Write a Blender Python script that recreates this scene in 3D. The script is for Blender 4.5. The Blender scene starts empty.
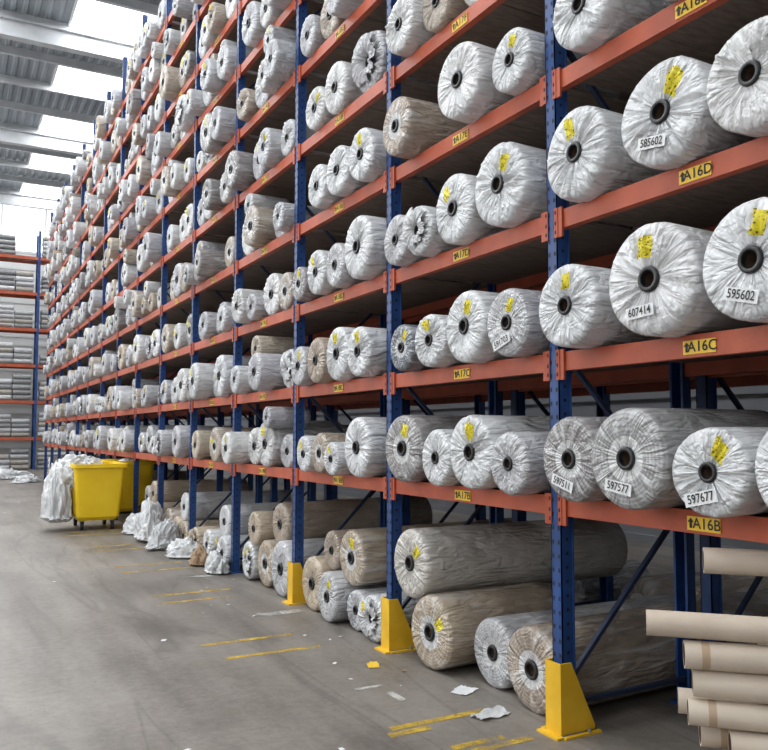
import bpy, math, random
import numpy as np
from mathutils import Vector, Matrix, noise as mnoise
random.seed(11)
rng = np.random.RandomState(5)
scene = bpy.context.scene
scene.view_settings.view_transform = 'Standard'
scene.view_settings.exposure = -0.10

# ------------------------------------------------------------ materials
def new_mat(name):
    m = bpy.data.materials.new(name); m.use_nodes = True
    nt = m.node_tree
    b = nt.nodes['Principled BSDF']
    return m, nt, b
def N(nt, t, **kw):
    n = nt.nodes.new(t)
    for k, v in kw.items(): setattr(n, k, v)
    return n
def noisy(name, c1, c2, scale=4, rough=.5, metal=0, bump=0.0, bscale=30, detail=5, spec=.5, stretch=None):
    m, nt, b = new_mat(name)
    tc = N(nt, 'ShaderNodeTexCoord')
    mp = N(nt, 'ShaderNodeMapping')
    if stretch: mp.inputs['Scale'].default_value = stretch
    nt.links.new(tc.outputs['Object'], mp.inputs['Vector'])
    n = N(nt, 'ShaderNodeTexNoise'); n.inputs['Scale'].default_value = scale; n.inputs['Detail'].default_value = detail
    nt.links.new(mp.outputs[0], n.inputs['Vector'])
    r = N(nt, 'ShaderNodeValToRGB')
    r.color_ramp.elements[0].position = .35; r.color_ramp.elements[1].position = .68
    r.color_ramp.elements[0].color = (*c1, 1); r.color_ramp.elements[1].color = (*c2, 1)
    nt.links.new(n.outputs['Fac'], r.inputs['Fac']); nt.links.new(r.outputs['Color'], b.inputs['Base Color'])
    b.inputs['Roughness'].default_value = rough; b.inputs['Metallic'].default_value = metal
    b.inputs['Specular IOR Level'].default_value = spec
    if bump:
        n2 = N(nt, 'ShaderNodeTexNoise'); n2.inputs['Scale'].default_value = bscale
        nt.links.new(mp.outputs[0], n2.inputs['Vector'])
        bp = N(nt, 'ShaderNodeBump'); bp.inputs['Strength'].default_value = bump; bp.inputs['Distance'].default_value = .02
        nt.links.new(n2.outputs['Fac'], bp.inputs['Height']); nt.links.new(bp.outputs[0], b.inputs['Normal'])
    return m

M_blue = noisy('blue_steel_paint', (.013,.045,.16), (.022,.072,.24), 6, .42)
M_brace = noisy('dark_brace_paint', (.012,.022,.055), (.02,.035,.08), 6, .6)
M_orange = noisy('orange_steel_paint', (.36,.066,.028), (.47,.097,.042), 5, .5)
M_deck = noisy('chipboard_deck', (.15,.105,.08), (.22,.165,.13), 9, .8, stretch=(1,4,1))
M_holeshade = noisy('dark_slot', (.004,.006,.015), (.008,.01,.02), 5, .8)  # near-black colour painting the shade inside punched holes
M_yellow = noisy('yellow_guard_paint', (.72,.42,.015), (.85,.52,.03), 7, .5)
M_binyel = noisy('yellow_bin_plastic', (.88,.58,.01), (.95,.66,.02), 3, .4)
M_labely = noisy('yellow_label', (.8,.5,.03), (.85,.56,.05), 8, .5)
M_black = noisy('black_ink', (.01,.01,.01), (.02,.02,.02), 8, .6)
M_rubber = noisy('black_rubber', (.012,.012,.012), (.03,.03,.03), 8, .6)
M_galv = noisy('galvanised_steel', (.3,.31,.32), (.45,.46,.47), 8, .45, .6)
M_kraft = noisy('kraft_cardboard', (.54,.45,.36), (.66,.57,.47), 3, .75, bump=.1)
M_tape = noisy('brown_tape', (.40,.28,.18), (.48,.35,.24), 3, .4)
M_tubein = noisy('cardboard_core_inside', (.10,.06,.04), (.16,.10,.06), 3, .8)
M_hub = noisy('black_plastic_plug', (.008,.008,.009), (.02,.02,.022), 3, .4)
M_paper = noisy('white_paper', (.66,.67,.68), (.76,.76,.76), 4, .6)
M_heap = noisy('clear_plastic_film', (.60,.61,.62), (.84,.85,.86), 4, .25, bump=.5, bscale=9)
M_heap.node_tree.nodes['Principled BSDF'].inputs['Transmission Weight'].default_value=.15
M_card = noisy('brown_card', (.26,.17,.10), (.36,.25,.16), 4, .8)
M_roof = noisy('roof_sheet', (.21,.24,.265), (.30,.33,.355), .5, .5)
M_purlin = noisy('painted_roof_steel', (.38,.39,.405), (.48,.49,.50), 2, .5)
M_wall = noisy('wall_cladding', (.50,.50,.49), (.60,.60,.59), .4, .6)
M_walld = noisy('grey_wall_cladding', (.20,.21,.23), (.28,.29,.31), .4, .6)  # wall colour darkened to paint in the shade seen behind the rack
M_frame = noisy('rooflight_frame', (.6,.6,.6), (.7,.7,.7), 2, .5)

def glazing(name, col, s):
    m, nt, b = new_mat(name)
    tc = N(nt,'ShaderNodeTexCoord'); w = N(nt,'ShaderNodeTexNoise'); w.inputs['Scale'].default_value=.8
    nt.links.new(tc.outputs['Object'], w.inputs['Vector'])
    mx = N(nt,'ShaderNodeMapRange'); mx.inputs[3].default_value = s*.85; mx.inputs[4].default_value = s*1.15
    nt.links.new(w.outputs['Fac'], mx.inputs[0])
    b.inputs['Base Color'].default_value = (.8,.8,.8,1)
    b.inputs['Emission Color'].default_value = (*col,1)
    nt.links.new(mx.outputs[0], b.inputs['Emission Strength'])
    return m
M_glaze = glazing('rooflight_glazing', (.95,.98,1.0), 1.8)

def floor_mat():
    m, nt, b = new_mat('polished_concrete')
    L = nt.links.new
    tc = N(nt,'ShaderNodeTexCoord')
    n1 = N(nt,'ShaderNodeTexNoise'); n1.inputs['Scale'].default_value=.55; n1.inputs['Detail'].default_value=8; n1.inputs['Roughness'].default_value=.65
    n2 = N(nt,'ShaderNodeTexNoise'); n2.inputs['Scale'].default_value=16; n2.inputs['Detail'].default_value=8; n2.inputs['Roughness'].default_value=.72
    mp = N(nt,'ShaderNodeMapping'); mp.inputs['Scale'].default_value=(3.0,.35,1)
    n3 = N(nt,'ShaderNodeTexNoise'); n3.inputs['Scale'].default_value=1.2; n3.inputs['Detail'].default_value=6
    for n in (n1,n2): L(tc.outputs['Object'], n.inputs['Vector'])
    L(tc.outputs['Object'], mp.inputs[0]); L(mp.outputs[0], n3.inputs['Vector'])
    a = N(nt,'ShaderNodeMath', operation='MULTIPLY_ADD'); a.inputs[1].default_value=.5
    L(n1.outputs['Fac'], a.inputs[0])
    a2 = N(nt,'ShaderNodeMath', operation='MULTIPLY'); a2.inputs[1].default_value=.28
    L(n2.outputs['Fac'], a2.inputs[0]); L(a2.outputs[0], a.inputs[2])
    a3 = N(nt,'ShaderNodeMath', operation='MULTIPLY_ADD'); a3.inputs[1].default_value=.3
    L(n3.outputs['Fac'], a3.inputs[0]); L(a.outputs[0], a3.inputs[2])
    r = N(nt,'ShaderNodeValToRGB')
    e=r.color_ramp.elements
    e[0].position=.44; e[0].color=(.110,.095,.081,1); e[1].position=.63; e[1].color=(.235,.210,.185,1)
    L(a3.outputs[0], r.inputs['Fac'])
    # scuffs / tyre marks: thin warped dark lines
    mp2 = N(nt,'ShaderNodeMapping'); mp2.inputs['Scale'].default_value=(1.3,.16,1); mp2.inputs['Rotation'].default_value=(0,0,.12)
    L(tc.outputs['Object'], mp2.inputs[0])
    n4 = N(nt,'ShaderNodeTexNoise'); n4.inputs['Scale'].default_value=1.0; n4.inputs['Detail'].default_value=3; n4.inputs['Distortion'].default_value=1.2
    L(mp2.outputs[0], n4.inputs['Vector'])
    s1 = N(nt,'ShaderNodeMath', operation='SUBTRACT'); s1.inputs[1].default_value=.5; L(n4.outputs['Fac'], s1.inputs[0])
    s2 = N(nt,'ShaderNodeMath', operation='ABSOLUTE'); L(s1.outputs[0], s2.inputs[0])
    s3 = N(nt,'ShaderNodeMapRange'); s3.inputs[1].default_value=.0; s3.inputs[2].default_value=.022; s3.inputs[3].default_value=.78; s3.inputs[4].default_value=1.0; L(s2.outputs[0], s3.inputs[0])
    n5 = N(nt,'ShaderNodeTexNoise'); n5.inputs['Scale'].default_value=38; n5.inputs['Detail'].default_value=2; L(tc.outputs['Object'], n5.inputs['Vector'])
    s5 = N(nt,'ShaderNodeMapRange'); s5.inputs[1].default_value=.28; s5.inputs[2].default_value=.36; s5.inputs[3].default_value=.7; s5.inputs[4].default_value=1.0; L(n5.outputs['Fac'], s5.inputs[0])
    sm = N(nt,'ShaderNodeMath', operation='MULTIPLY'); L(s3.outputs[0], sm.inputs[0]); L(s5.outputs[0], sm.inputs[1])
    cc = N(nt,'ShaderNodeCombineColor')
    for i in range(3): L(sm.outputs[0], cc.inputs[i])
    mx = N(nt,'ShaderNodeMix', data_type='RGBA', blend_type='MULTIPLY'); mx.inputs['Factor'].default_value=1
    L(r.outputs['Color'], mx.inputs['A']); L(cc.outputs[0], mx.inputs['B'])
    L(mx.outputs['Result'], b.inputs['Base Color'])
    mr = N(nt,'ShaderNodeMapRange'); mr.inputs[3].default_value=.36; mr.inputs[4].default_value=.60
    L(n1.outputs['Fac'], mr.inputs[0]); L(mr.outputs[0], b.inputs['Roughness'])
    bp = N(nt,'ShaderNodeBump'); bp.inputs['Strength'].default_value=.12; bp.inputs['Distance'].default_value=.01
    L(n2.outputs['Fac'], bp.inputs['Height']); L(bp.outputs[0], b.inputs['Normal'])
    return m
M_floor = floor_mat()

def worn(name, col, lo=.42, hi=.6):
    m, nt, b = new_mat(name)
    tc = N(nt,'ShaderNodeTexCoord')
    n = N(nt,'ShaderNodeTexNoise'); n.inputs['Scale'].default_value=5; n.inputs['Detail'].default_value=9; n.inputs['Roughness'].default_value=.75
    nt.links.new(tc.outputs['Object'], n.inputs['Vector'])
    r = N(nt,'ShaderNodeMapRange'); r.inputs[1].default_value=lo; r.inputs[2].default_value=hi
    nt.links.new(n.outputs['Fac'], r.inputs[0]); nt.links.new(r.outputs[0], b.inputs['Alpha'])
    b.inputs['Base Color'].default_value=(*col,1); b.inputs['Roughness'].default_value=.6
    return m
M_line = worn('worn_yellow_floor_paint', (.60,.40,.05), .39, .64)
M_linew = worn('worn_white_floor_paint', (.5,.48,.45))

def film_mat(name, clear=False):
    m, nt, b = new_mat(name)
    L = nt.links.new
    tc = N(nt,'ShaderNodeTexCoord'); oi = N(nt,'ShaderNodeObjectInfo')
    sep = N(nt,'ShaderNodeSeparateXYZ'); L(tc.outputs['Object'], sep.inputs[0])
    def math_(op, a, bb=None):
        q = N(nt,'ShaderNodeMath', operation=op)
        for i,v in enumerate((a,bb)):
            if v is None: continue
            if isinstance(v,(int,float)): q.inputs[i].default_value=v
            else: L(v,q.inputs[i])
        return q.outputs[0]
    rnd = math_('MULTIPLY', oi.outputs['Random'], 37.0)
    y2 = math_('MULTIPLY', sep.outputs['Y'], sep.outputs['Y']); z2 = math_('MULTIPLY', sep.outputs['Z'], sep.outputs['Z'])
    rr = math_('SQRT', math_('ADD', y2, z2))
    onface = math_('LESS_THAN', sep.outputs['X'], .10)
    cy = math_('DIVIDE', sep.outputs['Y'], rr); cz = math_('DIVIDE', sep.outputs['Z'], rr)
    along = math_('ADD', math_('MULTIPLY', rr, .55), math_('MULTIPLY', sep.outputs['X'], .28))
    cv = N(nt,'ShaderNodeCombineXYZ'); L(math_('MULTIPLY',cy,1.6), cv.inputs[0]); L(math_('MULTIPLY',cz,1.6), cv.inputs[1]); L(along, cv.inputs[2])
    nf = N(nt,'ShaderNodeTexNoise', noise_dimensions='4D'); nf.inputs['Scale'].default_value=2.4; nf.inputs['Detail'].default_value=2.5; nf.inputs['Distortion'].default_value=.6
    L(cv.outputs[0], nf.inputs['Vector']); L(rnd, nf.inputs['W'])
    fold = math_('ABSOLUTE', math_('SUBTRACT', nf.outputs['Fac'], .5))
    n = N(nt,'ShaderNodeTexNoise', noise_dimensions='4D'); n.inputs['Scale'].default_value=1.6; n.inputs['Detail'].default_value=4
    L(tc.outputs['Object'], n.inputs['Vector']); L(rnd, n.inputs['W'])
    tone = math_('ADD', math_('MULTIPLY', n.outputs['Fac'], .6), math_('MULTIPLY', nf.outputs['Fac'], .4))
    mr = N(nt,'ShaderNodeMapRange'); mr.inputs[1].default_value=.35; mr.inputs[2].default_value=.65; mr.inputs[3].default_value=.74; mr.inputs[4].default_value=1.08
    L(tone, mr.inputs[0])
    mul = N(nt,'ShaderNodeMix', data_type='RGBA', blend_type='MULTIPLY'); mul.inputs['Factor'].default_value=1
    L(oi.outputs['Color'], mul.inputs['A'])
    cmb = N(nt,'ShaderNodeCombineColor')
    for i in range(3): L(mr.outputs[0], cmb.inputs[i])
    L(cmb.outputs[0], mul.inputs['B'])
    last = mul.outputs['Result']
    if clear:
        at = math_('ARCTAN2', sep.outputs['Z'], sep.outputs['Y'])
        s = math_('SINE', math_('ADD', math_('MULTIPLY', rr, 75.0), at))
        s = math_('MULTIPLY', s, onface)
        mm = N(nt,'ShaderNodeMapRange'); mm.inputs[1].default_value=-1; mm.inputs[2].default_value=1; mm.inputs[3].default_value=.78; mm.inputs[4].default_value=1.06
        L(s, mm.inputs[0])
        c2 = N(nt,'ShaderNodeCombineColor')
        for i in range(3): L(mm.outputs[0], c2.inputs[i])
        mu = N(nt,'ShaderNodeMix', data_type='RGBA', blend_type='MULTIPLY'); mu.inputs['Factor'].default_value=1
        L(last, mu.inputs['A']); L(c2.outputs[0], mu.inputs['B']); last = mu.outputs['Result']
        ring = math_('MULTIPLY', math_('LESS_THAN', rr, .45), onface)
        mu2 = N(nt,'ShaderNodeMix', data_type='RGBA'); L(ring, mu2.inputs['Factor']); L(last, mu2.inputs['A'])
        mu2.inputs['B'].default_value=(.60,.60,.60,1); last = mu2.outputs['Result']
        hz = N(nt,'ShaderNodeMapRange'); hz.inputs[1].default_value=.50; hz.inputs[2].default_value=.72; hz.inputs[4].default_value=.55
        L(nf.outputs['Fac'], hz.inputs[0])
        mu3 = N(nt,'ShaderNodeMix', data_type='RGBA'); L(hz.outputs[0], mu3.inputs['Factor']); L(last, mu3.inputs['A'])
        mu3.inputs['B'].default_value=(.64,.65,.66,1); last = mu3.outputs['Result']
    nw = N(nt,'ShaderNodeTexNoise', noise_dimensions='4D'); nw.inputs['Scale'].default_value=2.0; nw.inputs['Detail'].default_value=2
    L(tc.outputs['Object'], nw.inputs['Vector']); L(rnd, nw.inputs['W'])
    wob = math_('MULTIPLY', math_('SUBTRACT', nw.outputs['Fac'], .5), .30)
    yy = math_('ABSOLUTE', math_('ADD', sep.outputs['Y'], wob))
    zz = math_('ABSOLUTE', math_('ADD', math_('SUBTRACT', sep.outputs['Z'], .56), math_('MULTIPLY', wob, 1.2)))
    inr = math_('MULTIPLY', math_('LESS_THAN', yy, .155), math_('LESS_THAN', zz, .21))
    flag = math_('MULTIPLY', math_('MULTIPLY', inr, math_('GREATER_THAN', oi.outputs['Alpha'], .5)), math_('LESS_THAN', sep.outputs['X'], .3))
    nk = N(nt,'ShaderNodeTexNoise', noise_dimensions='3D'); nk.inputs['Scale'].default_value=20; nk.inputs['Detail'].default_value=1
    L(tc.outputs['Object'], nk.inputs['Vector'])
    ink = math_('GREATER_THAN', nk.outputs['Fac'], .62)
    ly = N(nt,'ShaderNodeMix', data_type='RGBA'); L(ink, ly.inputs['Factor'])
    ly.inputs['A'].default_value=(.78,.66,.03,1); ly.inputs['B'].default_value=(.16,.13,.03,1)
    fin = N(nt,'ShaderNodeMix', data_type='RGBA'); L(flag, fin.inputs['Factor']); L(last, fin.inputs['A']); L(ly.outputs['Result'], fin.inputs['B'])
    L(fin.outputs['Result'], b.inputs['Base Color'])
    b.inputs['Roughness'].default_value = .31 if not clear else .23
    b.inputs['Specular IOR Level'].default_value = .5
    nb = N(nt,'ShaderNodeTexNoise', noise_dimensions='4D'); nb.inputs['Scale'].default_value=2.1; nb.inputs['Detail'].default_value=2; nb.inputs['Distortion'].default_value=1.0
    mp = N(nt,'ShaderNodeMapping'); mp.inputs['Scale'].default_value=(.6,1.2,1.2); L(tc.outputs['Object'], mp.inputs[0])
    L(mp.outputs[0], nb.inputs['Vector']); L(rnd, nb.inputs['W'])
    rid = math_('ABSOLUTE', math_('SUBTRACT', nb.outputs['Fac'], .5))
    h = math_('ADD', math_('MULTIPLY', rid, .65), fold)
    bp = N(nt,'ShaderNodeBump'); bp.inputs['Strength'].default_value=.70; bp.inputs['Distance'].default_value=.095
    L(h, bp.inputs['Height']); L(bp.outputs[0], b.inputs['Normal'])
    return m
M_film = film_mat('white_wrapping_film'); M_filmc = film_mat('clear_wrapping_film', True)

# ------------------------------------------------------------ mesh builder
class MB:
    def __init__(s): s.v=[]; s.f=[]; s.m=[]; s.sm=[]
    def add(s, vs, fs, mi=0, smooth=False):
        o=len(s.v); s.v += [tuple(v) for v in vs]
        for f in fs: s.f.append(tuple(i+o for i in f)); s.m.append(mi); s.sm.append(smooth)
    def box(s, x0,x1,y0,y1,z0,z1, mi=0):
        vs=[(x0,y0,z0),(x1,y0,z0),(x1,y1,z0),(x0,y1,z0),(x0,y0,z1),(x1,y0,z1),(x1,y1,z1),(x0,y1,z1)]
        s.add(vs,[(0,3,2,1),(4,5,6,7),(0,1,5,4),(1,2,6,5),(2,3,7,6),(3,0,4,7)],mi)
    def bar(s, a, b, w, h, mi=0):
        a=Vector(a); b=Vector(b); d=(b-a).normalized()
        up=Vector((0,0,1)) if abs(d.z)<.95 else Vector((0,1,0))
        u=d.cross(up).normalized()*w/2; v=u.cross(d).normalized()*h/2
        vs=[a-u-v,a+u-v,a+u+v,a-u+v,b-u-v,b+u-v,b+u+v,b-u+v]
        s.add(vs,[(0,1,2,3),(7,6,5,4),(0,4,5,1),(1,5,6,2),(2,6,7,3),(3,7,4,0)],mi)
    def tube(s, a, b, r0, n=24, mi=0, r1=None, ri=None, caps=True, mi_in=None, mi_cap=None):
        a=Vector(a); b=Vector(b); d=(b-a).normalized()
        up=Vector((0,0,1)) if abs(d.z)<.95 else Vector((0,1,0))
        u=d.cross(up).normalized(); v=u.cross(d).normalized()
        r1 = r0 if r1 is None else r1
        def ring(c,r): return [c+(u*math.cos(t)+v*math.sin(t))*r for t in [2*math.pi*i/n for i in range(n)]]
        vs=ring(a,r0)+ring(b,r1)
        s.add(vs,[(i,(i+1)%n,n+(i+1)%n,n+i) for i in range(n)],mi,True)
        mc = mi if mi_cap is None else mi_cap
        if ri:
            vs=ring(a,ri)+ring(b,ri)
            s.add(vs,[(n+i,n+(i+1)%n,(i+1)%n,i) for i in range(n)],mi if mi_in is None else mi_in,True)
            for c in (a,b):
                rr=r0 if c is a else r1
                s.add(ring(c,rr)+ring(c,ri),[(i,(i+1)%n,n+(i+1)%n,n+i) for i in range(n)],mc)
        elif caps:
            s.add(ring(a,r0),[tuple(range(n))],mc); s.add(ring(b,r1),[tuple(range(n-1,-1,-1))],mc)
    def mesh(s, name, mats):
        me=bpy.data.meshes.new(name); me.from_pydata(s.v,[],s.f); me.update()
        for m in mats: me.materials.append(m)
        me.polygons.foreach_set('material_index', s.m); me.polygons.foreach_set('use_smooth', s.sm); me.update()
        return me
    def obj(s, name, mats, parent=None, loc=None):
        o=bpy.data.objects.new(name, s.mesh(name, mats)); scene.collection.objects.link(o)
        if parent: o.parent=parent
        if loc: o.location=loc
        return o
def empty(name, loc=(0,0,0)):
    o=bpy.data.objects.new(name,None); o.location=loc; scene.collection.objects.link(o); return o

_tc={}
def text2d(t):
    if t in _tc: return _tc[t]
    cu=bpy.data.curves.new('t','FONT'); cu.body=t; cu.align_x='CENTER'; cu.align_y='CENTER'; cu.offset=.012; cu.resolution_u=3
    o=bpy.data.objects.new('t',cu); scene.collection.objects.link(o)
    dg=bpy.context.evaluated_depsgraph_get(); dg.update()
    e=o.evaluated_get(dg); me=e.to_mesh()
    vs=[(v.co.x,v.co.y) for v in me.vertices]; fs=[tuple(p.vertices) for p in me.polygons]
    e.to_mesh_clear(); bpy.data.objects.remove(o); bpy.data.curves.remove(cu)
    _tc[t]=(vs,fs); return _tc[t]

# ------------------------------------------------------------ layout constants
XR=2.95; Y0=3.40; BAY=1.87; NB0,NB1=-3,14
DEPTH=.95
LV=[1.205+.783*k for k in range(10)]
def py(n): return Y0+BAY*n
ROOF=13.4

# ------------------------------------------------------------ room shell
mb=MB(); mb.box(-9,9,-6,43,-.2,0); mb.obj('floor',[M_floor])
mb=MB()
p=.30; xs=[]; x=-9.0
while x<9.0:
    xs += [(x,0),(x+.09,0),(x+.13,.05),(x+.26,.05)]; x+=p
vs=[];fs=[]
for (x,dz) in xs: vs += [(x,-6,ROOF+dz),(x,43,ROOF+dz)]
for i in range(len(xs)-1): fs.append((2*i,2*i+1,2*i+3,2*i+2))
mb.add(vs,fs); mb.box(-9,9,-6,43,ROOF+.12,ROOF+.16)
mb.obj('ceiling',[M_roof])
def wall(name,axis,c,a0,a1,th=.15,inward=1,mat=M_wall):
    mb=MB(); z=0
    if axis=='y': mb.box(a0,a1,c,c+th,0,ROOF+.1) if inward>0 else mb.box(a0,a1,c-th,c,0,ROOF+.1)
    else: mb.box(c,c+th,a0,a1,0,ROOF+.1) if inward>0 else mb.box(c-th,c,a0,a1,0,ROOF+.1)
    while z<ROOF:
        if axis=='y': mb.box(a0,a1,c-.03*inward if inward>0 else c,c if inward>0 else c+.03,z,z+.12)
        else: mb.box(c-.03 if inward>0 else c,c if inward>0 else c+.03,a0,a1,z,z+.12)
        z+=.42
    mb.obj(name,[mat])
wall('wall_back','y',43,-9,9); wall('wall_front','y',-6,-9,9,inward=-1)
wall('wall_right','x',9,-6,43,mat=M_walld); wall('wall_left','x',-9,-6,43,inward=-1)

mb=MB(); y=-5.2
while y<42.6:
    mb.box(-9,9,y-.03,y+.03,ROOF-.24,ROOF-.02); mb.box(-9,9,y-.03,y+.09,ROOF-.26,ROOF-.24); y+=2.25
mb.obj('trim_roof_purlins',[M_purlin])
mb=MB()
for y in (-3,6,15,24,33,42):
    mb.box(-9,9,y-.14,y+.14,ROOF-.80,ROOF-.77); mb.box(-9,9,y-.14,y+.14,ROOF-.30,ROOF-.27); mb.box(-9,9,y-.02,y+.02,ROOF-.77,ROOF-.3)
mb.obj('trim_roof_beams',[M_purlin])
k=0
for cx in (-5.2,-.6,3.9):
    for j in range(10):
        cy=.6+4.5*j
        k+=1
        mb=MB(); w,l=1.15,.95; z=ROOF-.03
        mb.box(cx-w,cx+w,cy-l,cy+l,z-.02,z,0)
        for a in ((cx-w-.06,cx-w,cy-l-.06,cy+l+.06),(cx+w,cx+w+.06,cy-l-.06,cy+l+.06),(cx-w,cx+w,cy-l-.06,cy-l),(cx-w,cx+w,cy+l,cy+l+.06)):
            mb.box(*a,z-.06,z,1)
        o=mb.obj('window_%d'%k,[M_glaze,M_frame])
        ld=bpy.data.lights.new('rooflight_daylight','AREA'); ld.shape='RECTANGLE'; ld.size=2.2; ld.size_y=1.8; ld.energy=235; ld.color=(.94,.975,1)
        lo=bpy.data.objects.new('daylight_%d'%k,ld); lo.location=(cx,cy,z-.035); lo.parent=o; scene.collection.objects.link(lo)
for j in range(6):  # added, unseen glowing panes with lamps, put in to brighten the roll faces
    cy=-2+8*j; k+=1
    mb=MB(); mb.box(-8.96,-8.93,cy-3,cy+3,3.5,8.5,0)
    for a in range(4): yy=cy-3+2*a; mb.box(-8.95,-8.88,yy-.04,yy+.04,3.45,8.55,1)
    for zz in (3.5,6,8.5): mb.box(-8.95,-8.88,cy-3,cy+3,zz-.04,zz+.04,1)
    o=mb.obj('window_%d'%k,[M_glaze,M_frame])
    ld=bpy.data.lights.new('window_daylight','AREA'); ld.shape='RECTANGLE'; ld.size=5.8; ld.size_y=4.8; ld.energy=150; ld.color=(.96,.985,1)
    lo=bpy.data.objects.new('side_daylight_%d'%k,ld); lo.location=(-8.86,cy,6)
    lo.rotation_euler=Vector((1,0,0)).to_track_quat('-Z','Z').to_euler()
    lo.parent=o; scene.collection.objects.link(lo)
k+=1
mb=MB(); mb.box(-8,8,42.93,42.96,10.6,12.8,0)
for a in range(9): mb.box(-8.03+2*a,-7.97+2*a,42.88,42.95,10.55,12.85,1)
mb.obj('window_%d'%k,[M_glaze,M_frame])
world=bpy.data.worlds.new('World'); scene.world=world; world.use_nodes=True
world.node_tree.nodes['Background'].inputs[0].default_value=(.75,.83,.95,1); world.node_tree.nodes['Background'].inputs[1].default_value=.6

# ------------------------------------------------------------ pallet racking
rack=empty('pallet_racking',(XR,Y0,0))
def rparent(o):
    o.parent=rack; o.matrix_parent_inverse=Matrix.Translation((-XR,-Y0,0))
up=MB(); br=MB(); bm=MB(); dk=MB(); hl=MB(); cn=MB(); lb=MB()
TOP=9.25
XB2=XR+DEPTH+.22
def upright(x,y,holes=True,flip=1):
    w=.040; d=.04
    up.box(x-d*flip if flip>0 else x+d-.006, x-d+.006 if flip>0 else x+d, y-w,y+w,0,TOP)
    for sgn in (-1,1):
        a,b=sorted((y+sgn*w,y+sgn*(w-.006)))
        up.box(x-d,x+d,a,b,0,TOP)
        a,b=sorted((y+sgn*w,y+sgn*(w+.010)))
        up.box(*(sorted((x+d*flip,x+(d-.006)*flip))),a,b,0,TOP)
    up.box(x-.07,x+.07,y-.075,y+.075,0,.012)
    if holes:
        z=.1
        while z<TOP-.05:
            for dy in (-.022,.022):
                X=x-d-.0012
                hl.add([(X,y+dy-.007,z),(X,y+dy+.007,z),(X,y+dy+.007,z+.022),(X,y+dy-.007,z+.022)],[(0,3,2,1)])  # flat dark plate on the steel, shade of a hole put into colour
            Yf=y-w-.0012
            hl.add([(x-.008,Yf,z+.02),(x+.008,Yf,z+.02),(x+.008,Yf,z+.036),(x-.008,Yf,z+.036)],[(0,1,2,3)])
            z+=.075
for n in range(NB0,NB1+1):
    y=py(n)
    upright(XR,y); upright(XR+DEPTH,y,False,-1); upright(XB2,y,False); upright(XB2+DEPTH,y,False,-1)
    for xa in (XR,XB2):
        z=.25; s=0
        while z<TOP-1:
            if s==0: br.bar((xa+.02,y,z),(xa+DEPTH-.02,y,z+.9),.028,.024)
            else: br.bar((xa+DEPTH-.02,y,z),(xa+.02,y,z+.9),.028,.024)
            s=1-s; z+=.9
        br.bar((xa+.02,y,.15),(xa+DEPTH-.02,y,.15),.028,.024)
for n in range(NB0,NB1):
    ya,yb=py(n)+.045,py(n+1)-.045
    for li,z in enumerate(LV):
        for xa,front in ((XR-.03,True),(XR+DEPTH-.02,False),(XB2-.03,False),(XB2+DEPTH-.02,False)):
            bm.box(xa,xa+.05,ya,yb,z-.05,z+.03)
            bm.box(xa,xa+.028,ya,yb,z+.03,z+.052)
        for yy,s in ((ya,1),(yb,-1)):
            a,b=sorted((yy,yy+s*.040))
            cn.box(XR-.044,XR-.030,a,b,z-.10,z+.065)
            a,b=sorted((yy-s*.018,yy+s*.01))
            cn.box(XR-.048,XR-.0435,a,b,z-.10,z+.065)
            for q in (-.08,-.03,.03):
                X=XR-.0492; c=yy-s*.006
                hl.add([(X,c-.006,z+q),(X,c+.006,z+q),(X,c+.006,z+q+.02),(X,c-.006,z+q+.02)],[(0,3,2,1)])
        for xa in (XR-.0,XB2):
            for q in range(3):
                L3=(yb-ya)/3
                dk.box(xa+.0,xa+DEPTH-.02,ya+q*L3+.004,ya+(q+1)*L3-.004,z+.031,z+.049)
        if n<=4:
            c=(py(n)+py(n+1))/2-.03; X=XR-.0335
            lb.box(X-.002,X+.003,c-.088,c+.088,z-.036,z+.026,0)
            t=chr(ord('B')+li); vs,fs=text2d('A%d%s'%(17+n,t))
            lb.add([(X-.0045,c-.018-u*.066,z-.005+v*.066) for u,v in vs],fs,1)
            ax=c+.066
            lb.add([(X-.0045,ax+.018,z),(X-.0045,ax-.018,z),(X-.0045,ax,z+.020),(X-.0045,ax+.007,z),(X-.0045,ax-.007,z),(X-.0045,ax-.007,z-.026),(X-.0045,ax+.007,z-.026)],[(0,1,2),(3,4,5,6)],1)
rparent(up.obj('uprights',[M_blue])); rparent(br.obj('frame_bracing',[M_brace])); rparent(bm.obj('beams',[M_orange]))
rparent(dk.obj('shelf_decks',[M_deck])); rparent(hl.obj('slots',[M_holeshade])); rparent(cn.obj('beam_connectors',[M_orange])); rparent(lb.obj('location_labels',[M_labely,M_black]))

for n in range(-1,3):
    y=py(n); mb=MB()
    x0=XR-.075; t=.008
    mb.box(x0,x0+t,y-.055,y+.055,.012,.38)
    for sy in (-1,1):
        yy=y+sy*.058
        prof=[(x0,.012),(x0+.235,.012),(x0+.235,.035),(x0+.075,.38),(x0,.38)]
        vs=[(a,yy-.004,b) for a,b in prof]+[(a,yy+.004,b) for a,b in prof]
        m=5; mb.add(vs,[tuple(range(m)),tuple(range(2*m-1,m-1,-1))]+[(i,i+m,(i+1)%m+m,(i+1)%m) for i in range(m)])
    mb.box(x0-.045,x0,y-.085,y+.085,0.0,.012)
    for sy in (-1,1):
        mb.box(x0,x0+.25,min(y+sy*.076,y+sy*.10),max(y+sy*.076,y+sy*.10),0,.012)
        mb.tube((x0+.17,y+sy*.088,.012),(x0+.17,y+sy*.088,.03),.011,8,1)
    mb.obj('rack_post_guard',[M_yellow,M_galv])

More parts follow.
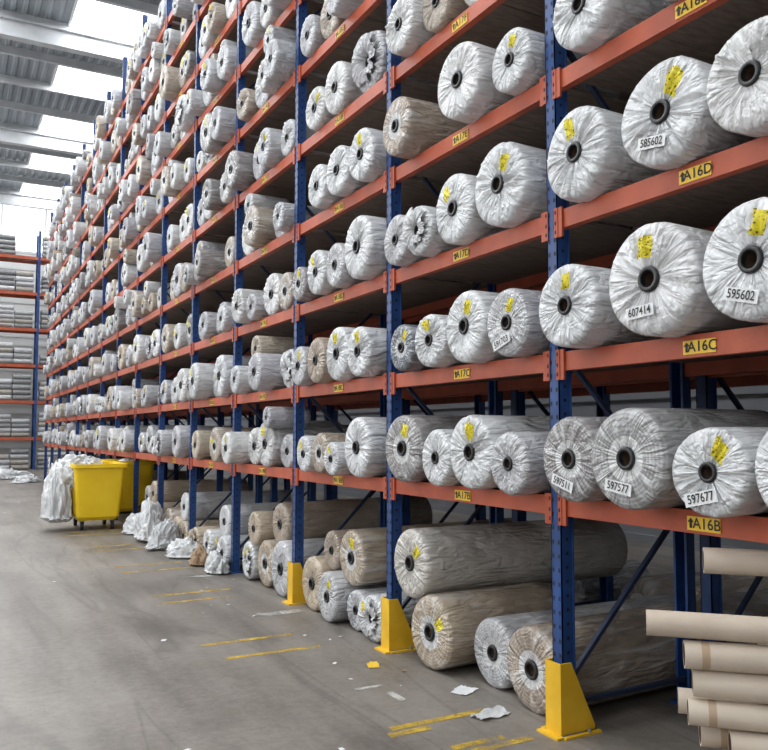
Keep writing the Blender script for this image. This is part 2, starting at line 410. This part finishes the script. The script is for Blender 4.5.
# ------------------------------------------------------------ carpet roll meshes
def roll_mesh(seed, L, amp=1.0, clear=False, tuft=0):
    r_=np.random.RandomState(seed); NA=132
    th=np.linspace(0,2*np.pi,NA,endpoint=False)
    prof=[(.12,.215),(.05,.225),(.035,.27),(.03,.34),(.018,.42),(.008,.50),(0,.58),(-.004,.66),(-.004,.74),(0,.81),(.014,.88),(.04,.935),(.08,.975),(.14,.995),(.24,1.0),(.38,1.0)]
    nb=8
    for i in range(1,nb+1): prof.append((.38+(L-.43)*i/nb,1.0))
    prof += [(L,.95),(L+.02,.6),(L,.2)]
    ks=[r_.randint(4,8),r_.randint(9,14),r_.randint(15,22),r_.randint(26,36)]
    ph=r_.rand(4)*6.28; tw=(r_.rand(4)-.5)*4; am=[.7,.68,.45,.24]
    lob=r_.rand(4)*6.28
    V=[]
    for (x,r) in prof:
        disp=np.zeros(NA)
        for k,p0,t,a in zip(ks,ph,tw,am):
            s=np.abs(np.sin(k*th+p0+t*r*2+x*.35*t))
            disp+=a*(s**.7-.7)
        env=1+.7*np.sin(3*th+ph[0])*np.sin(2*th+ph[1])
        if r<1 and x<L-.1:
            A=np.interp(r,[.215,.27,.42,.66,.88,1.0],[.0,.03,.052,.05,.042,.028])*amp*(.4 if clear else 1)
        else: A=(.028*np.exp(-max(x-.2,0)/.7)+.007)*amp
        dx=np.zeros(NA); dr=np.zeros(NA)
        if r<.93: dx=disp*A*env
        else:
            dr=disp*A*env*.5 
            dx=disp*A*env*.5 if x<.1 else dx
        lum=.014*amp*(np.sin(2*th+lob[0])+.6*np.sin(3*th+lob[1]+x*.4))
        rr=r+dr+lum*r
        zz=np.sin(th)*rr
        V.append(np.stack([x+dx,np.cos(th)*rr,zz],1))
    mb=MB(); P=len(prof)
    vs=np.concatenate(V).tolist()
    fs=[]
    for i in range(P-1):
        for j in range(NA):
            j2=(j+1)%NA
            fs.append((i*NA+j,(i+1)*NA+j,(i+1)*NA+j2,i*NA+j2))
    mb.add(vs,fs,0,True)
    if tuft:   # loose gathered end of the film flaring out of the core
        V=[];S=9
        a0=r_.uniform(0,6.28)
        for s in range(S):
            t=s/(S-1)
            env=.55+.45*np.cos(th-a0)
            r=.20+ (.10+.42*t)*t*tuft*(.5+env)
            wav=np.sin(7*th+ph[0]+t*2)*.6+np.sin(13*th+ph[1]+t*3)*.4+np.sin(23*th+ph[2])*.25
            x=.02-.26*tuft*np.sin(t*2.2)*(.6+.4*env)+wav*.07*t
            rr=r*(1+wav*.12*t)
            V.append(np.stack([x,np.cos(th)*rr,np.sin(th)*rr-.10*t*t],1))
        vs=np.concatenate(V).tolist(); fs=[]
        for i in range(S-1):
            for j in range(NA): fs.append((i*NA+j,(i+1)*NA+j,(i+1)*NA+(j+1)%NA,i*NA+(j+1)%NA))
        mb.add(vs,fs,0,True)
    n=32
    def ring(x,r): return [(x,math.cos(2*math.pi*i/n)*r,math.sin(2*math.pi*i/n)*r) for i in range(n)]
    rs=[(.1,.222),(.0,.222),(-.014,.208),(-.014,.155),(.0,.148),(.10,.14)]
    pv=[];pf=[]
    for (x,r) in rs: pv+=ring(x,r)
    for i in range(len(rs)-1):
        for j in range(n): pf.append((i*n+j,(i+1)*n+j,(i+1)*n+(j+1)%n,i*n+(j+1)%n))
    mb.add(pv,pf,1,True)
    pv=ring(.10,.14)+ring(.9,.14); mb.add(pv,[(j,n+j,n+(j+1)%n,(j+1)%n) for j in range(n)],2,True)
    mb.add(ring(.9,.14),[tuple(range(n))],1)
    mb.add(ring(L,.2),[tuple(range(n))],1)
    return mb.mesh('wrapped_carpet_roll_mesh',[M_filmc if clear else M_film,M_hub,M_tubein])
LMESH=[(roll_mesh(s,L,a),L) for s,L,a in ((1,4.0,1.1),(2,4.0,.9),(3,3.8,1.4),(4,4.2,.9),(5,3.6,1.8),(6,4.0,1.2),(7,3.9,1.0),(8,3.5,1.6))]
CMESH=[(roll_mesh(s,L,a,True),L) for s,L,a in ((21,4.0,.8),(22,3.8,1.1),(23,4.0,.7))]
TMESH=[(roll_mesh(s,L,a,False,t),L) for s,L,a,t in ((41,3.8,1.5,.8),(42,4.0,1.7,1.0))]
LONG=[(roll_mesh(31,7.8,.7),7.8),(roll_mesh(32,7.8,.7,True),7.8)]
WHITE=[(.67,.68,.695),(.62,.63,.65),(.73,.73,.735),(.56,.57,.595),(.65,.65,.65),(.52,.52,.55)]
TINT=[(.48,.42,.36),(.36,.34,.33),(.42,.36,.30),(.46,.46,.48),(.28,.27,.27),(.55,.48,.39),(.50,.43,.35)]
stock=empty('stacked_carpet_rolls')
placed=0
def place(y,z,R,xf=None,col=None,kind=None,yellow=None,hero=False,text=None,tang=0,rot=None,long=False,yawr=None,tpos=None):
    global placed; placed+=1
    if xf is None: xf=XR-.10+random.uniform(-.14,.12)
    tf = kind=='t' or (kind is None and random.random()<.06)
    if kind is None: kind='c' if random.random()<.24 else 'w'
    lib=CMESH if kind=='c' else LMESH
    if tf: lib=TMESH
    me,L=random.choice(lib)
    if long: me,L=LONG[1 if kind=='c' else 0]
    if col is None: col=random.choice(WHITE) if (kind!='c' and random.random()<.86) else random.choice(TINT)
    if yellow is None: yellow=random.random()<.28
    o=bpy.data.objects.new('wrapped_carpet_roll' if hero else 'roll',me)
    o.color=(*col,1.0 if yellow else 0.0)
    a=random.uniform(-1.1,1.1) if rot is None else rot
    yw=random.uniform(-.04,.04) if yawr is None else yawr
    o.location=(xf,y,z); o.rotation_euler=(a,random.uniform(-.012,.012),yw); o.scale=(R,R,R)
    scene.collection.objects.link(o)
    if not hero: o.parent=stock
    if text:
        tb=MB(); ty,tz=tpos or (.02,-.58); h=.044/R; w=h*3.7
        ca,sa=math.cos(tang),math.sin(tang)
        inv=-a
        def mp(u,v,x):
            uu=u*ca-v*sa; vv=u*sa+v*ca
            yy=-(uu)+ty; zz=vv+tz
            return (x, yy*math.cos(inv)-zz*math.sin(inv), yy*math.sin(inv)+zz*math.cos(inv))
        G=8; vs=[];fs=[]
        for i in range(G+1):
            for s in (-1,1): vs.append(mp(w*(i/G-.5),s*h*.62,-.072-.008*math.sin(i*1.7)))
        for i in range(G): fs.append((2*i,2*i+2,2*i+3,2*i+1))
        tb.add(vs,fs,0)
        vs,fs=text2d(text)
        tb.add([mp(u*h*1.0,v*h*1.2,-.083) for u,v in vs],fs,1)
        c=tb.obj('number_label',[M_paper,M_black]); c.parent=o
    return o
def deckz(li): return LV[li]+.05
def settle(y,R,others):
    return max([z1+math.sqrt(max((r1+R)**2-(y-y1)**2,0)) for (y1,z1,r1) in others if abs(y-y1)<r1+R]+[R])

G1=(.35,.335,.335); BE=(.52,.43,.33); PK=(.42,.345,.28); WH=(.68,.69,.705); LG=(.54,.54,.56)
HERO={
 (-1,2):[(3.10,.235,2.80,'w',WH,True,None),(2.53,.245,2.80,'w',WH,True,'585602'),(2.05,.225,2.78,'w',(.72,.72,.72),False,None)],
 (-1,1):[(3.12,.215,2.74,'w',WH,True,None),(2.58,.262,2.76,'w',(.70,.70,.71),True,'607414'),(2.04,.245,2.74,'w',WH,True,'595602')],
 (-1,0):[(3.13,.215,2.76,'c',G1,False,'597511'),(2.68,.232,2.70,'c',(.40,.40,.40),False,'597577'),(2.25,.187,2.72,'w',WH,True,'597677'),(1.84,.205,2.72,'w',WH,True,'596602')],
 (-1,3):[(3.05,.22,2.8,'w',WH,False,None),(2.45,.22,2.8,'w',LG,False,'581202')],
 (0,3):[(3.66,.185,2.82,'w',WH,True,None),(4.12,.235,2.76,'w',(.74,.74,.75),False,None),(4.92,.21,2.76,'c',PK,False,None)],
 (0,2):[(3.76,.25,2.80,'w',WH,True,None),(4.24,.225,2.80,'w',WH,True,None),(4.64,.17,2.78,'t',WH,False,None),(4.99,.18,2.8,'w',(.60,.60,.62),False,None)],
 (0,1):[(3.66,.195,2.78,'c',LG,True,'591703'),(4.09,.225,2.78,'w',WH,True,None),(4.50,.18,2.78,'w',WH,True,None),(4.87,.165,2.78,'c',(.22,.24,.27),True,None)],
 (0,0):[(3.63,.175,2.76,'w',LG,False,None),(4.04,.23,2.78,'w',WH,True,None),(4.46,.185,2.80,'w',WH,False,None),(4.90,.24,2.80,'c',G1,True,None)],
 (1,0):[(5.62,.235,2.80,'w',WH,False,None),(6.0,.135,2.76,'w',WH,True,None),(6.33,.175,2.80,'c',PK,False,None),(6.68,.16,2.8,'w',WH,True,None)],
 (1,1):[(5.56,.20,2.78,'w',WH,True,None),(5.99,.22,2.80,'w',WH,True,None),(6.42,.20,2.8,'w',PK,False,None),(6.82,.18,2.8,'w',LG,True,None)],
 (1,2):[(5.58,.25,2.78,'w',WH,False,None),(6.03,.19,2.80,'c',LG,False,None),(6.43,.20,2.8,'w',WH,True,None),(6.82,.16,2.8,'c',G1,True,None)],
 (1,3):[(5.56,.21,2.80,'w',WH,True,None),(6.0,.21,2.80,'w',WH,False,None),(6.42,.19,2.8,'w',WH,False,None)],
}
rots=[.6,-.3,.9,-.7,.2,-.1,.5]
i=0
for (n,li),lst in HERO.items():
    for (y,R,xf,kd,col,yl,tx) in lst:
        i+=1
        place(y,deckz(li)+R*.985,R,xf,col,kd,yl,True,tx,tang=random.uniform(-.3,.5),rot=rots[i%7]*.7,tpos=(.12,-.56))
def fill(n,li,xbase=None,second=True):
    a,b=py(n)+.06,py(n+1)-.06; y=a+random.uniform(0,.1); row=[]
    while True:
        R=random.choice([random.uniform(.14,.20),random.uniform(.18,.25),random.uniform(.18,.26)])
        if y+2*R>b:
            R=(b-y)/2
            if R<.13: break
            R=min(R,.2)
        if random.random()<.07: y+=.25; continue
        row.append((y+R,deckz(li)+R*.985,R)); y+=2*R+random.uniform(.004,.03)
    xf=lambda: None if xbase is None else xbase+random.uniform(-.1,.1)
    for c in row: place(c[0],c[1],c[2],xf())
    if second:
        for q in range(len(row)-1):
            if random.random()<.26:
                R=random.uniform(.11,.15); yy=(row[q][0]+row[q+1][0])/2
                z=settle(yy,R,row)
                if z+R<LV[li]+.70: place(yy,z,R,xf())
for n in range(NB0,NB1):
    for li in range(10):
        if (n,li) not in HERO: fill(n,li)
for n in range(NB0,8):
    for li in range(0,7):
        if n==-1 and li==0: continue
        fill(n,li,XB2+.12,False)
def ground(lst,hero=True):
    done=[]
    for (y,R,xf,kd,col,yl,lg) in lst:
        z=max(R*.98,settle(y,R,done)) if done else R*.98
        done.append((y,z,R)); place(y,z,R,xf,col,kd,yl,hero,long=lg,yawr=0 if lg else None)
ground([(3.72,.245,2.98,'c',PK,False,True),(4.19,.215,3.05,'c',LG,False,True),(4.70,.25,2.90,'c',BE,True,False),(4.93,.24,2.88,'w',(.58,.55,.51),True,True)])
ground([(5.54,.18,2.90,'t',WH,True,False),(5.90,.165,2.94,'w',LG,False,False),(6.29,.21,2.86,'c',LG,True,False),(6.75,.24,2.92,'w',BE,False,True),(6.03,.23,2.96,'c',BE,True,True),(6.50,.17,3.0,'w',PK,False,True)])
ground([(7.48,.27,2.90,'w',LG,False,True),(8.02,.24,2.94,'c',BE,False,True),(8.5,.21,2.92,'t',WH,True,False),(7.76,.22,3.0,'w',PK,False,True),(8.27,.18,2.9,'w',BE,False,True)],False)
for n in list(range(3,NB1)):
    if n==6: continue
    a=py(n)+.06; lst=[]; y=a
    while y<py(n+1)-.5:
        R=random.uniform(.17,.25); lst.append((y+R,R,random.uniform(2.84,3.0),random.choice('wwct'),random.choice(WHITE[:3]+[BE,BE,PK,LG,G1]),random.random()<.2,False)); y+=2*R+.02
    if len(lst)>2: lst.append(((lst[0][0]+lst[1][0])/2,.2,2.95,'w',random.choice([WH,PK,BE]),False,True))
    if len(lst)>3 and n>4: lst.append(((lst[2][0]+lst[1][0])/2,.19,2.95,'w',random.choice([WH,LG]),False,True))
    ground(lst,False)
for n in range(NB0,8):
    y=py(n)+.08
    while y<py(n+1)-.5:
        R=random.uniform(.2,.25)
        place(y+R,R*.98,R,XB2+.75 if -1<=n<=2 else XB2+.15,random.choice([BE,PK,G1]),'c',False)
        y+=2*R+.02

# ------------------------------------------------------------ cardboard tubes pile
D=Vector((.70,-.714,0)).normalized(); P=Vector((.714,.70,0)).normalized()
base=Vector((2.50,2.38,0))
cols=[ [.12,.05,.2,.30,.15,.17,.14,0.0],
       [.2,.1,.3,.2,.12,.4,.42,.50],
       [.4,.4,.4,.5,.5,.5,.5,.6,.60,.24] ]
for ci,col in enumerate(cols):
    for ri,s in enumerate(col):
        c=base+P*.1165*ci+D*s; z=.056+.1115*ri
        e=base+P*.1165*ci+D*1.04
        yawo=.012*math.sin(ri*2.3+ci*1.1); e=e+P*yawo; c=c-P*yawo
        c.z=z; e.z=z
        r0=.0545-.004*(ri%3==1)
        mb=MB(); d=(e-c).normalized(); mb.tube(c,e,r0,28,0,ri=.045,mi_in=2)
        for f in (.10,.52):
            f=f+.05*math.sin(ri*3+ci); a=c+d*f
            if (ri+ci)%2==0 and (a-c).dot(d)+.05<(e-c).length: mb.tube(a,a+d*.03,r0+.0004,28,1,ri=.0500)
        mb.obj('cardboard_tube',[M_kraft,M_tape,M_tubein])

# ------------------------------------------------------------ wheeled bins
def bin_(name,loc,rz):
    mb=MB(); 
    def sec(hx,hy,z,r=.07,m=5):
        pts=[]
        for q,(sx,sy) in enumerate(((1,1),(-1,1),(-1,-1),(1,-1))):
            for k in range(m+1):
                t=math.pi/2*(q+k/m); pts.append((sx*(hx-r)+r*math.cos(t),sy*(hy-r)+r*math.sin(t),z))
        return pts
    secs=[sec(.30,.46,.16),sec(.34,.51,.22),sec(.38,.57,.70),sec(.40,.61,1.02),sec(.44,.65,1.03),sec(.44,.65,1.09),sec(.41,.62,1.09),sec(.36,.56,.75),sec(.30,.48,.60)]
    # corners: positive-offset quadrant arcs
    def sec2(hx,hy,z,r=.07,m=5):
        pts=[]
        for q,(sx,sy) in enumerate(((1,1),(-1,1),(-1,-1),(1,-1))):
            for k in range(m+1):
                t=math.pi/2*(q+k/m); pts.append((sx*(hx-r)+r*math.cos(t),sy*(hy-r)+r*math.sin(t),z))
        return pts
    n=len(secs[0]); vs=[p for s in secs for p in s]; fs=[]
    for i in range(len(secs)-1):
        for j in range(n): fs.append((i*n+j,i*n+(j+1)%n,(i+1)*n+(j+1)%n,(i+1)*n+j))
    fs.append(tuple(range(n-1,-1,-1))); fs.append(tuple((len(secs)-1)*n+j for j in range(n)))
    mb.add(vs,fs,0)
    for y in (-.35,-.12,.12,.35):
        for s in (-1,1): mb.bar((s*.345,y*.88,.26),(s*.405,y,1.03),.03,.03,0)
    for sx in (-1,1):
        for sy in (-1,1):
            x,y=sx*.24,sy*.38
            mb.box(x-.04,x+.04,y-.04,y+.04,.145,.17,1); mb.box(x-.035,x-.028,y-.03,y+.03,.06,.15,1); mb.box(x+.028,x+.035,y-.03,y+.03,.06,.15,1)
            mb.tube((x-.025,y,.07),(x+.025,y,.07),.07,20,2)
    for s in (-1,1):
        mb.tube((s*.47,-.2,.98),(s*.47,.2,.98),.014,10,1); mb.bar((s*.4,-.2,.98),(s*.48,-.2,.98),.02,.02,1); mb.bar((s*.4,.2,.98),(s*.48,.2,.98),.02,.02,1)
    o=mb.obj(name,[M_binyel,M_galv,M_rubber]); o.location=loc; o.rotation_euler=(0,0,rz); return o
bin_('wheeled_waste_bin',(2.22,14.45,0),math.radians(0))
bin_('wheeled_waste_bin',(3.0,15.8,0),math.radians(0))

# ------------------------------------------------------------ crumpled plastic
def heap(name,loc,size,seed,mat=M_heap,floor=True,amp=.5,rz=0):
    import bmesh
    bm_=bmesh.new(); bmesh.ops.create_icosphere(bm_,subdivisions=6 if max(size)>.3 else 5,radius=1)
    off=Vector((seed*7.3,seed*3.1,seed*1.7))
    for v in bm_.verts:
        p=v.co.copy(); q=Vector((p.x,p.y,p.z*.55))
        w=Vector((mnoise.noise(q*1.5+off*1.3),mnoise.noise(q*1.5-off),mnoise.noise(q*1.7+off*2)))*.5
        q=q+w
        a=mnoise.noise(q*1.2+off); b=1-abs(mnoise.noise(q*2.2+off*2))*2.4; c=1-abs(mnoise.noise(q*4.6+off))*2.4; d=1-abs(mnoise.noise(q*9+off))*2.4
        k=1+amp*(.45*a+.26*b+.15*c+.08*d-.3)
        p=p*k
        if floor and p.z<0: p.z*=.12; p.x*=1.1; p.y*=1.1
        v.co=Vector((p.x*size[0],p.y*size[1],p.z*size[2]))
    zmin=min(v.co.z for v in bm_.verts) if floor else 0
    for v in bm_.verts: v.co.z-=zmin
    me=bpy.data.meshes.new(name); bm_.to_mesh(me); bm_.free(); me.materials.append(mat)
    for p in me.polygons: p.use_smooth=True
    o=bpy.data.objects.new(name,me); o.location=loc; o.rotation_euler=(0,0,rz); scene.collection.objects.link(o); return o
heap('plastic_film_waste',(2.0,14.45,.92),(.42,.50,.34),3,floor=False,amp=.6)
heap('plastic_film_waste',(1.62,14.3,.12),(.24,.42,.85),4,amp=.5)
heap('plastic_film_waste',(3.0,15.8,.80),(.34,.5,.3),8,floor=False)
for i_,(x,y,sx,sy,sz) in enumerate([(2.76,9.1,.12,.22,.2),(2.76,10.35,.14,.26,.22),(2.72,11.3,.16,.30,.36),(2.70,12.3,.20,.36,.5),(2.70,13.1,.15,.25,.3),
        (1.9,31,.5,.8,.28),(2.3,28.6,.4,.6,.22),(1.6,34,.5,.8,.28)]):
    heap('plastic_film_waste',(x,y,0),(sx,sy,sz),10+i_,amp=.7,rz=i_)
heap('crumpled_cardboard',(2.74,9.75,0),(.11,.24,.2),40,mat=M_card,amp=.6)
def scrap(name,x,y,sx,sy,rz,mat,h=.02,seed=1):
    mb=MB(); G=8; vs=[];fs=[]
    for i in range(G+1):
        for j in range(G+1):
            u=i/G-.5; v=j/G-.5
            e=1+.35*mnoise.noise(Vector((u*3+seed,v*3,seed)))
            vs.append((u*sx*e,v*sy*e,.003+h*abs(mnoise.noise(Vector((u*5+seed,v*5,seed*2.)))*1.6)))
    for i in range(G):
        for j in range(G): fs.append((i*(G+1)+j,(i+1)*(G+1)+j,(i+1)*(G+1)+j+1,i*(G+1)+j+1))
    mb.add(vs,fs,0,True); o=mb.obj(name,[mat]); o.location=(x,y,0); o.rotation_euler=(0,0,rz)
scrap('paper_scrap',2.86,4.22,.15,.11,.5,M_paper,.01,1)
scrap('paper_scrap',2.62,4.98,.14,.08,1.2,M_labely,.006,2)
scrap('plastic_scrap',2.76,3.80,.24,.12,.2,M_heap,.025,3)
scrap('plastic_scrap',2.62,2.98,.16,.12,.9,M_rubber,.02,5)
scrap('plastic_scrap',2.25,2.55,.2,.14,.3,M_heap,.03,6)
mb=MB()
for q in range(85):
    y=random.uniform(2.4,26); x=random.uniform(.2,2.75) if random.random()<.4 else random.uniform(2.1,2.8)
    if 1.2<x and 13.7<y<15.3: continue
    s=random.uniform(.008,.028); a=random.uniform(0,3)
    vs=[(x+s*math.cos(a+t)*random.uniform(.5,1.2),y+s*math.sin(a+t)*random.uniform(.5,1.2),.004+random.uniform(0,.008)) for t in (0,1.5,3.1,4.6)]
    mb.add(vs,[(0,1,2,3)],random.choice((0,0,1)))
mb.obj('paper_litter',[M_paper,M_card])

mb=MB()
for (y,xa,xb) in [(3.42,2.10,2.75),(3.50,2.3,2.62),(3.88,2.15,2.78),(3.80,2.1,2.35),(5.62,1.78,2.5),(6.05,1.72,2.45),(7.70,1.8,2.5),(8.08,1.8,2.6),(9.6,1.8,2.6),(10.05,1.8,2.6),(11.5,1.8,2.6),(11.95,1.8,2.6),(13.4,1.6,2.6),(13.8,1.6,2.6),(19,1.7,2.6),(21,1.7,2.6)]:
    mb.box(xa,xb,y-.028,y+.028,.0005,.0025)
mb.obj('floor_marking_yellow',[M_line])
mb=MB()
for (x,y,w,l) in [(2.28,4.55,.25,.04),(2.42,4.25,.05,.18),(2.45,6.75,.4,.12),(2.4,8.9,.3,.1)]: mb.box(x,x+w,y,y+l,.0005,.002)
mb.obj('floor_marking_white',[M_linew])

# ------------------------------------------------------------ far end racking (faces us)
fr=empty('pallet_racking',(0,38.3,0))
mb=MB(); LX=[-6.6,-3.9,-1.2,1.5,3.35,6.3]
FL=[1.35,2.95,4.55,6.15,7.75,9.35]
for x in LX:
    for y in (38.3,39.3): mb.box(x-.05,x+.05,y-.04,y+.04,0,10.6,0)
    for q in range(9): mb.bar((x,38.3,.3+1.1*q),(x,39.3,1.4+1.1*q if q%2==0 else .3+1.1*q+.9),.03,.03,0)
for a,b in zip(LX[:-1],LX[1:]):
    for z in FL:
        for y in (38.27,39.27): mb.box(a+.05,b-.05,y,y+.05,z-.07,z+.06,1)
        mb.box(a+.05,b-.05,38.33,39.26,z+.06,z+.08,2)
o=mb.obj('far_rack_frame',[M_blue,M_orange,M_deck]); o.parent=fr; o.matrix_parent_inverse=Matrix.Translation((0,-38.3,0))
bs=empty('stacked_wrapped_bundles')
for a,b in zip(LX[:-1],LX[1:]):
    for z in [0]+[f+.08 for f in FL]:
        R=random.uniform(.12,.15); rows=random.choice([3,4,4,5,5]) 
        half=(b-a-.3)/2
        for hx in (0,1):
            rws=max(1,rows-random.randint(0,1))
            if random.random()<.06: continue
            for r_ in range(rws):
                for c_ in range(2):
                    me,L=random.choice(LMESH)
                    o=bpy.data.objects.new('bundle',me); sc=(half-.06)/L
                    o.scale=(sc,R,R*.8); o.location=(a+.15+hx*half+random.uniform(-.02,.02),38.45+c_*.33,z+R*.8+r_*R*1.58); o.color=(*random.choice([WH,LG,(.4,.4,.4),(.30,.30,.31),(.45,.41,.37)]),0)
                    scene.collection.objects.link(o); o.parent=bs

# ------------------------------------------------------------ camera
cam=bpy.data.cameras.new('camera'); co=bpy.data.objects.new('camera',cam); scene.collection.objects.link(co)
cam.sensor_width=36; cam.lens=36*800/768; cam.clip_end=200
co.location=(0,0,1.6); co.rotation_euler=(math.radians(90+3.6),0,math.radians(-28.54))
cam.shift_y=(58-800*math.tan(math.radians(3.6)))/768
scene.camera=co
print('rolls',placed)
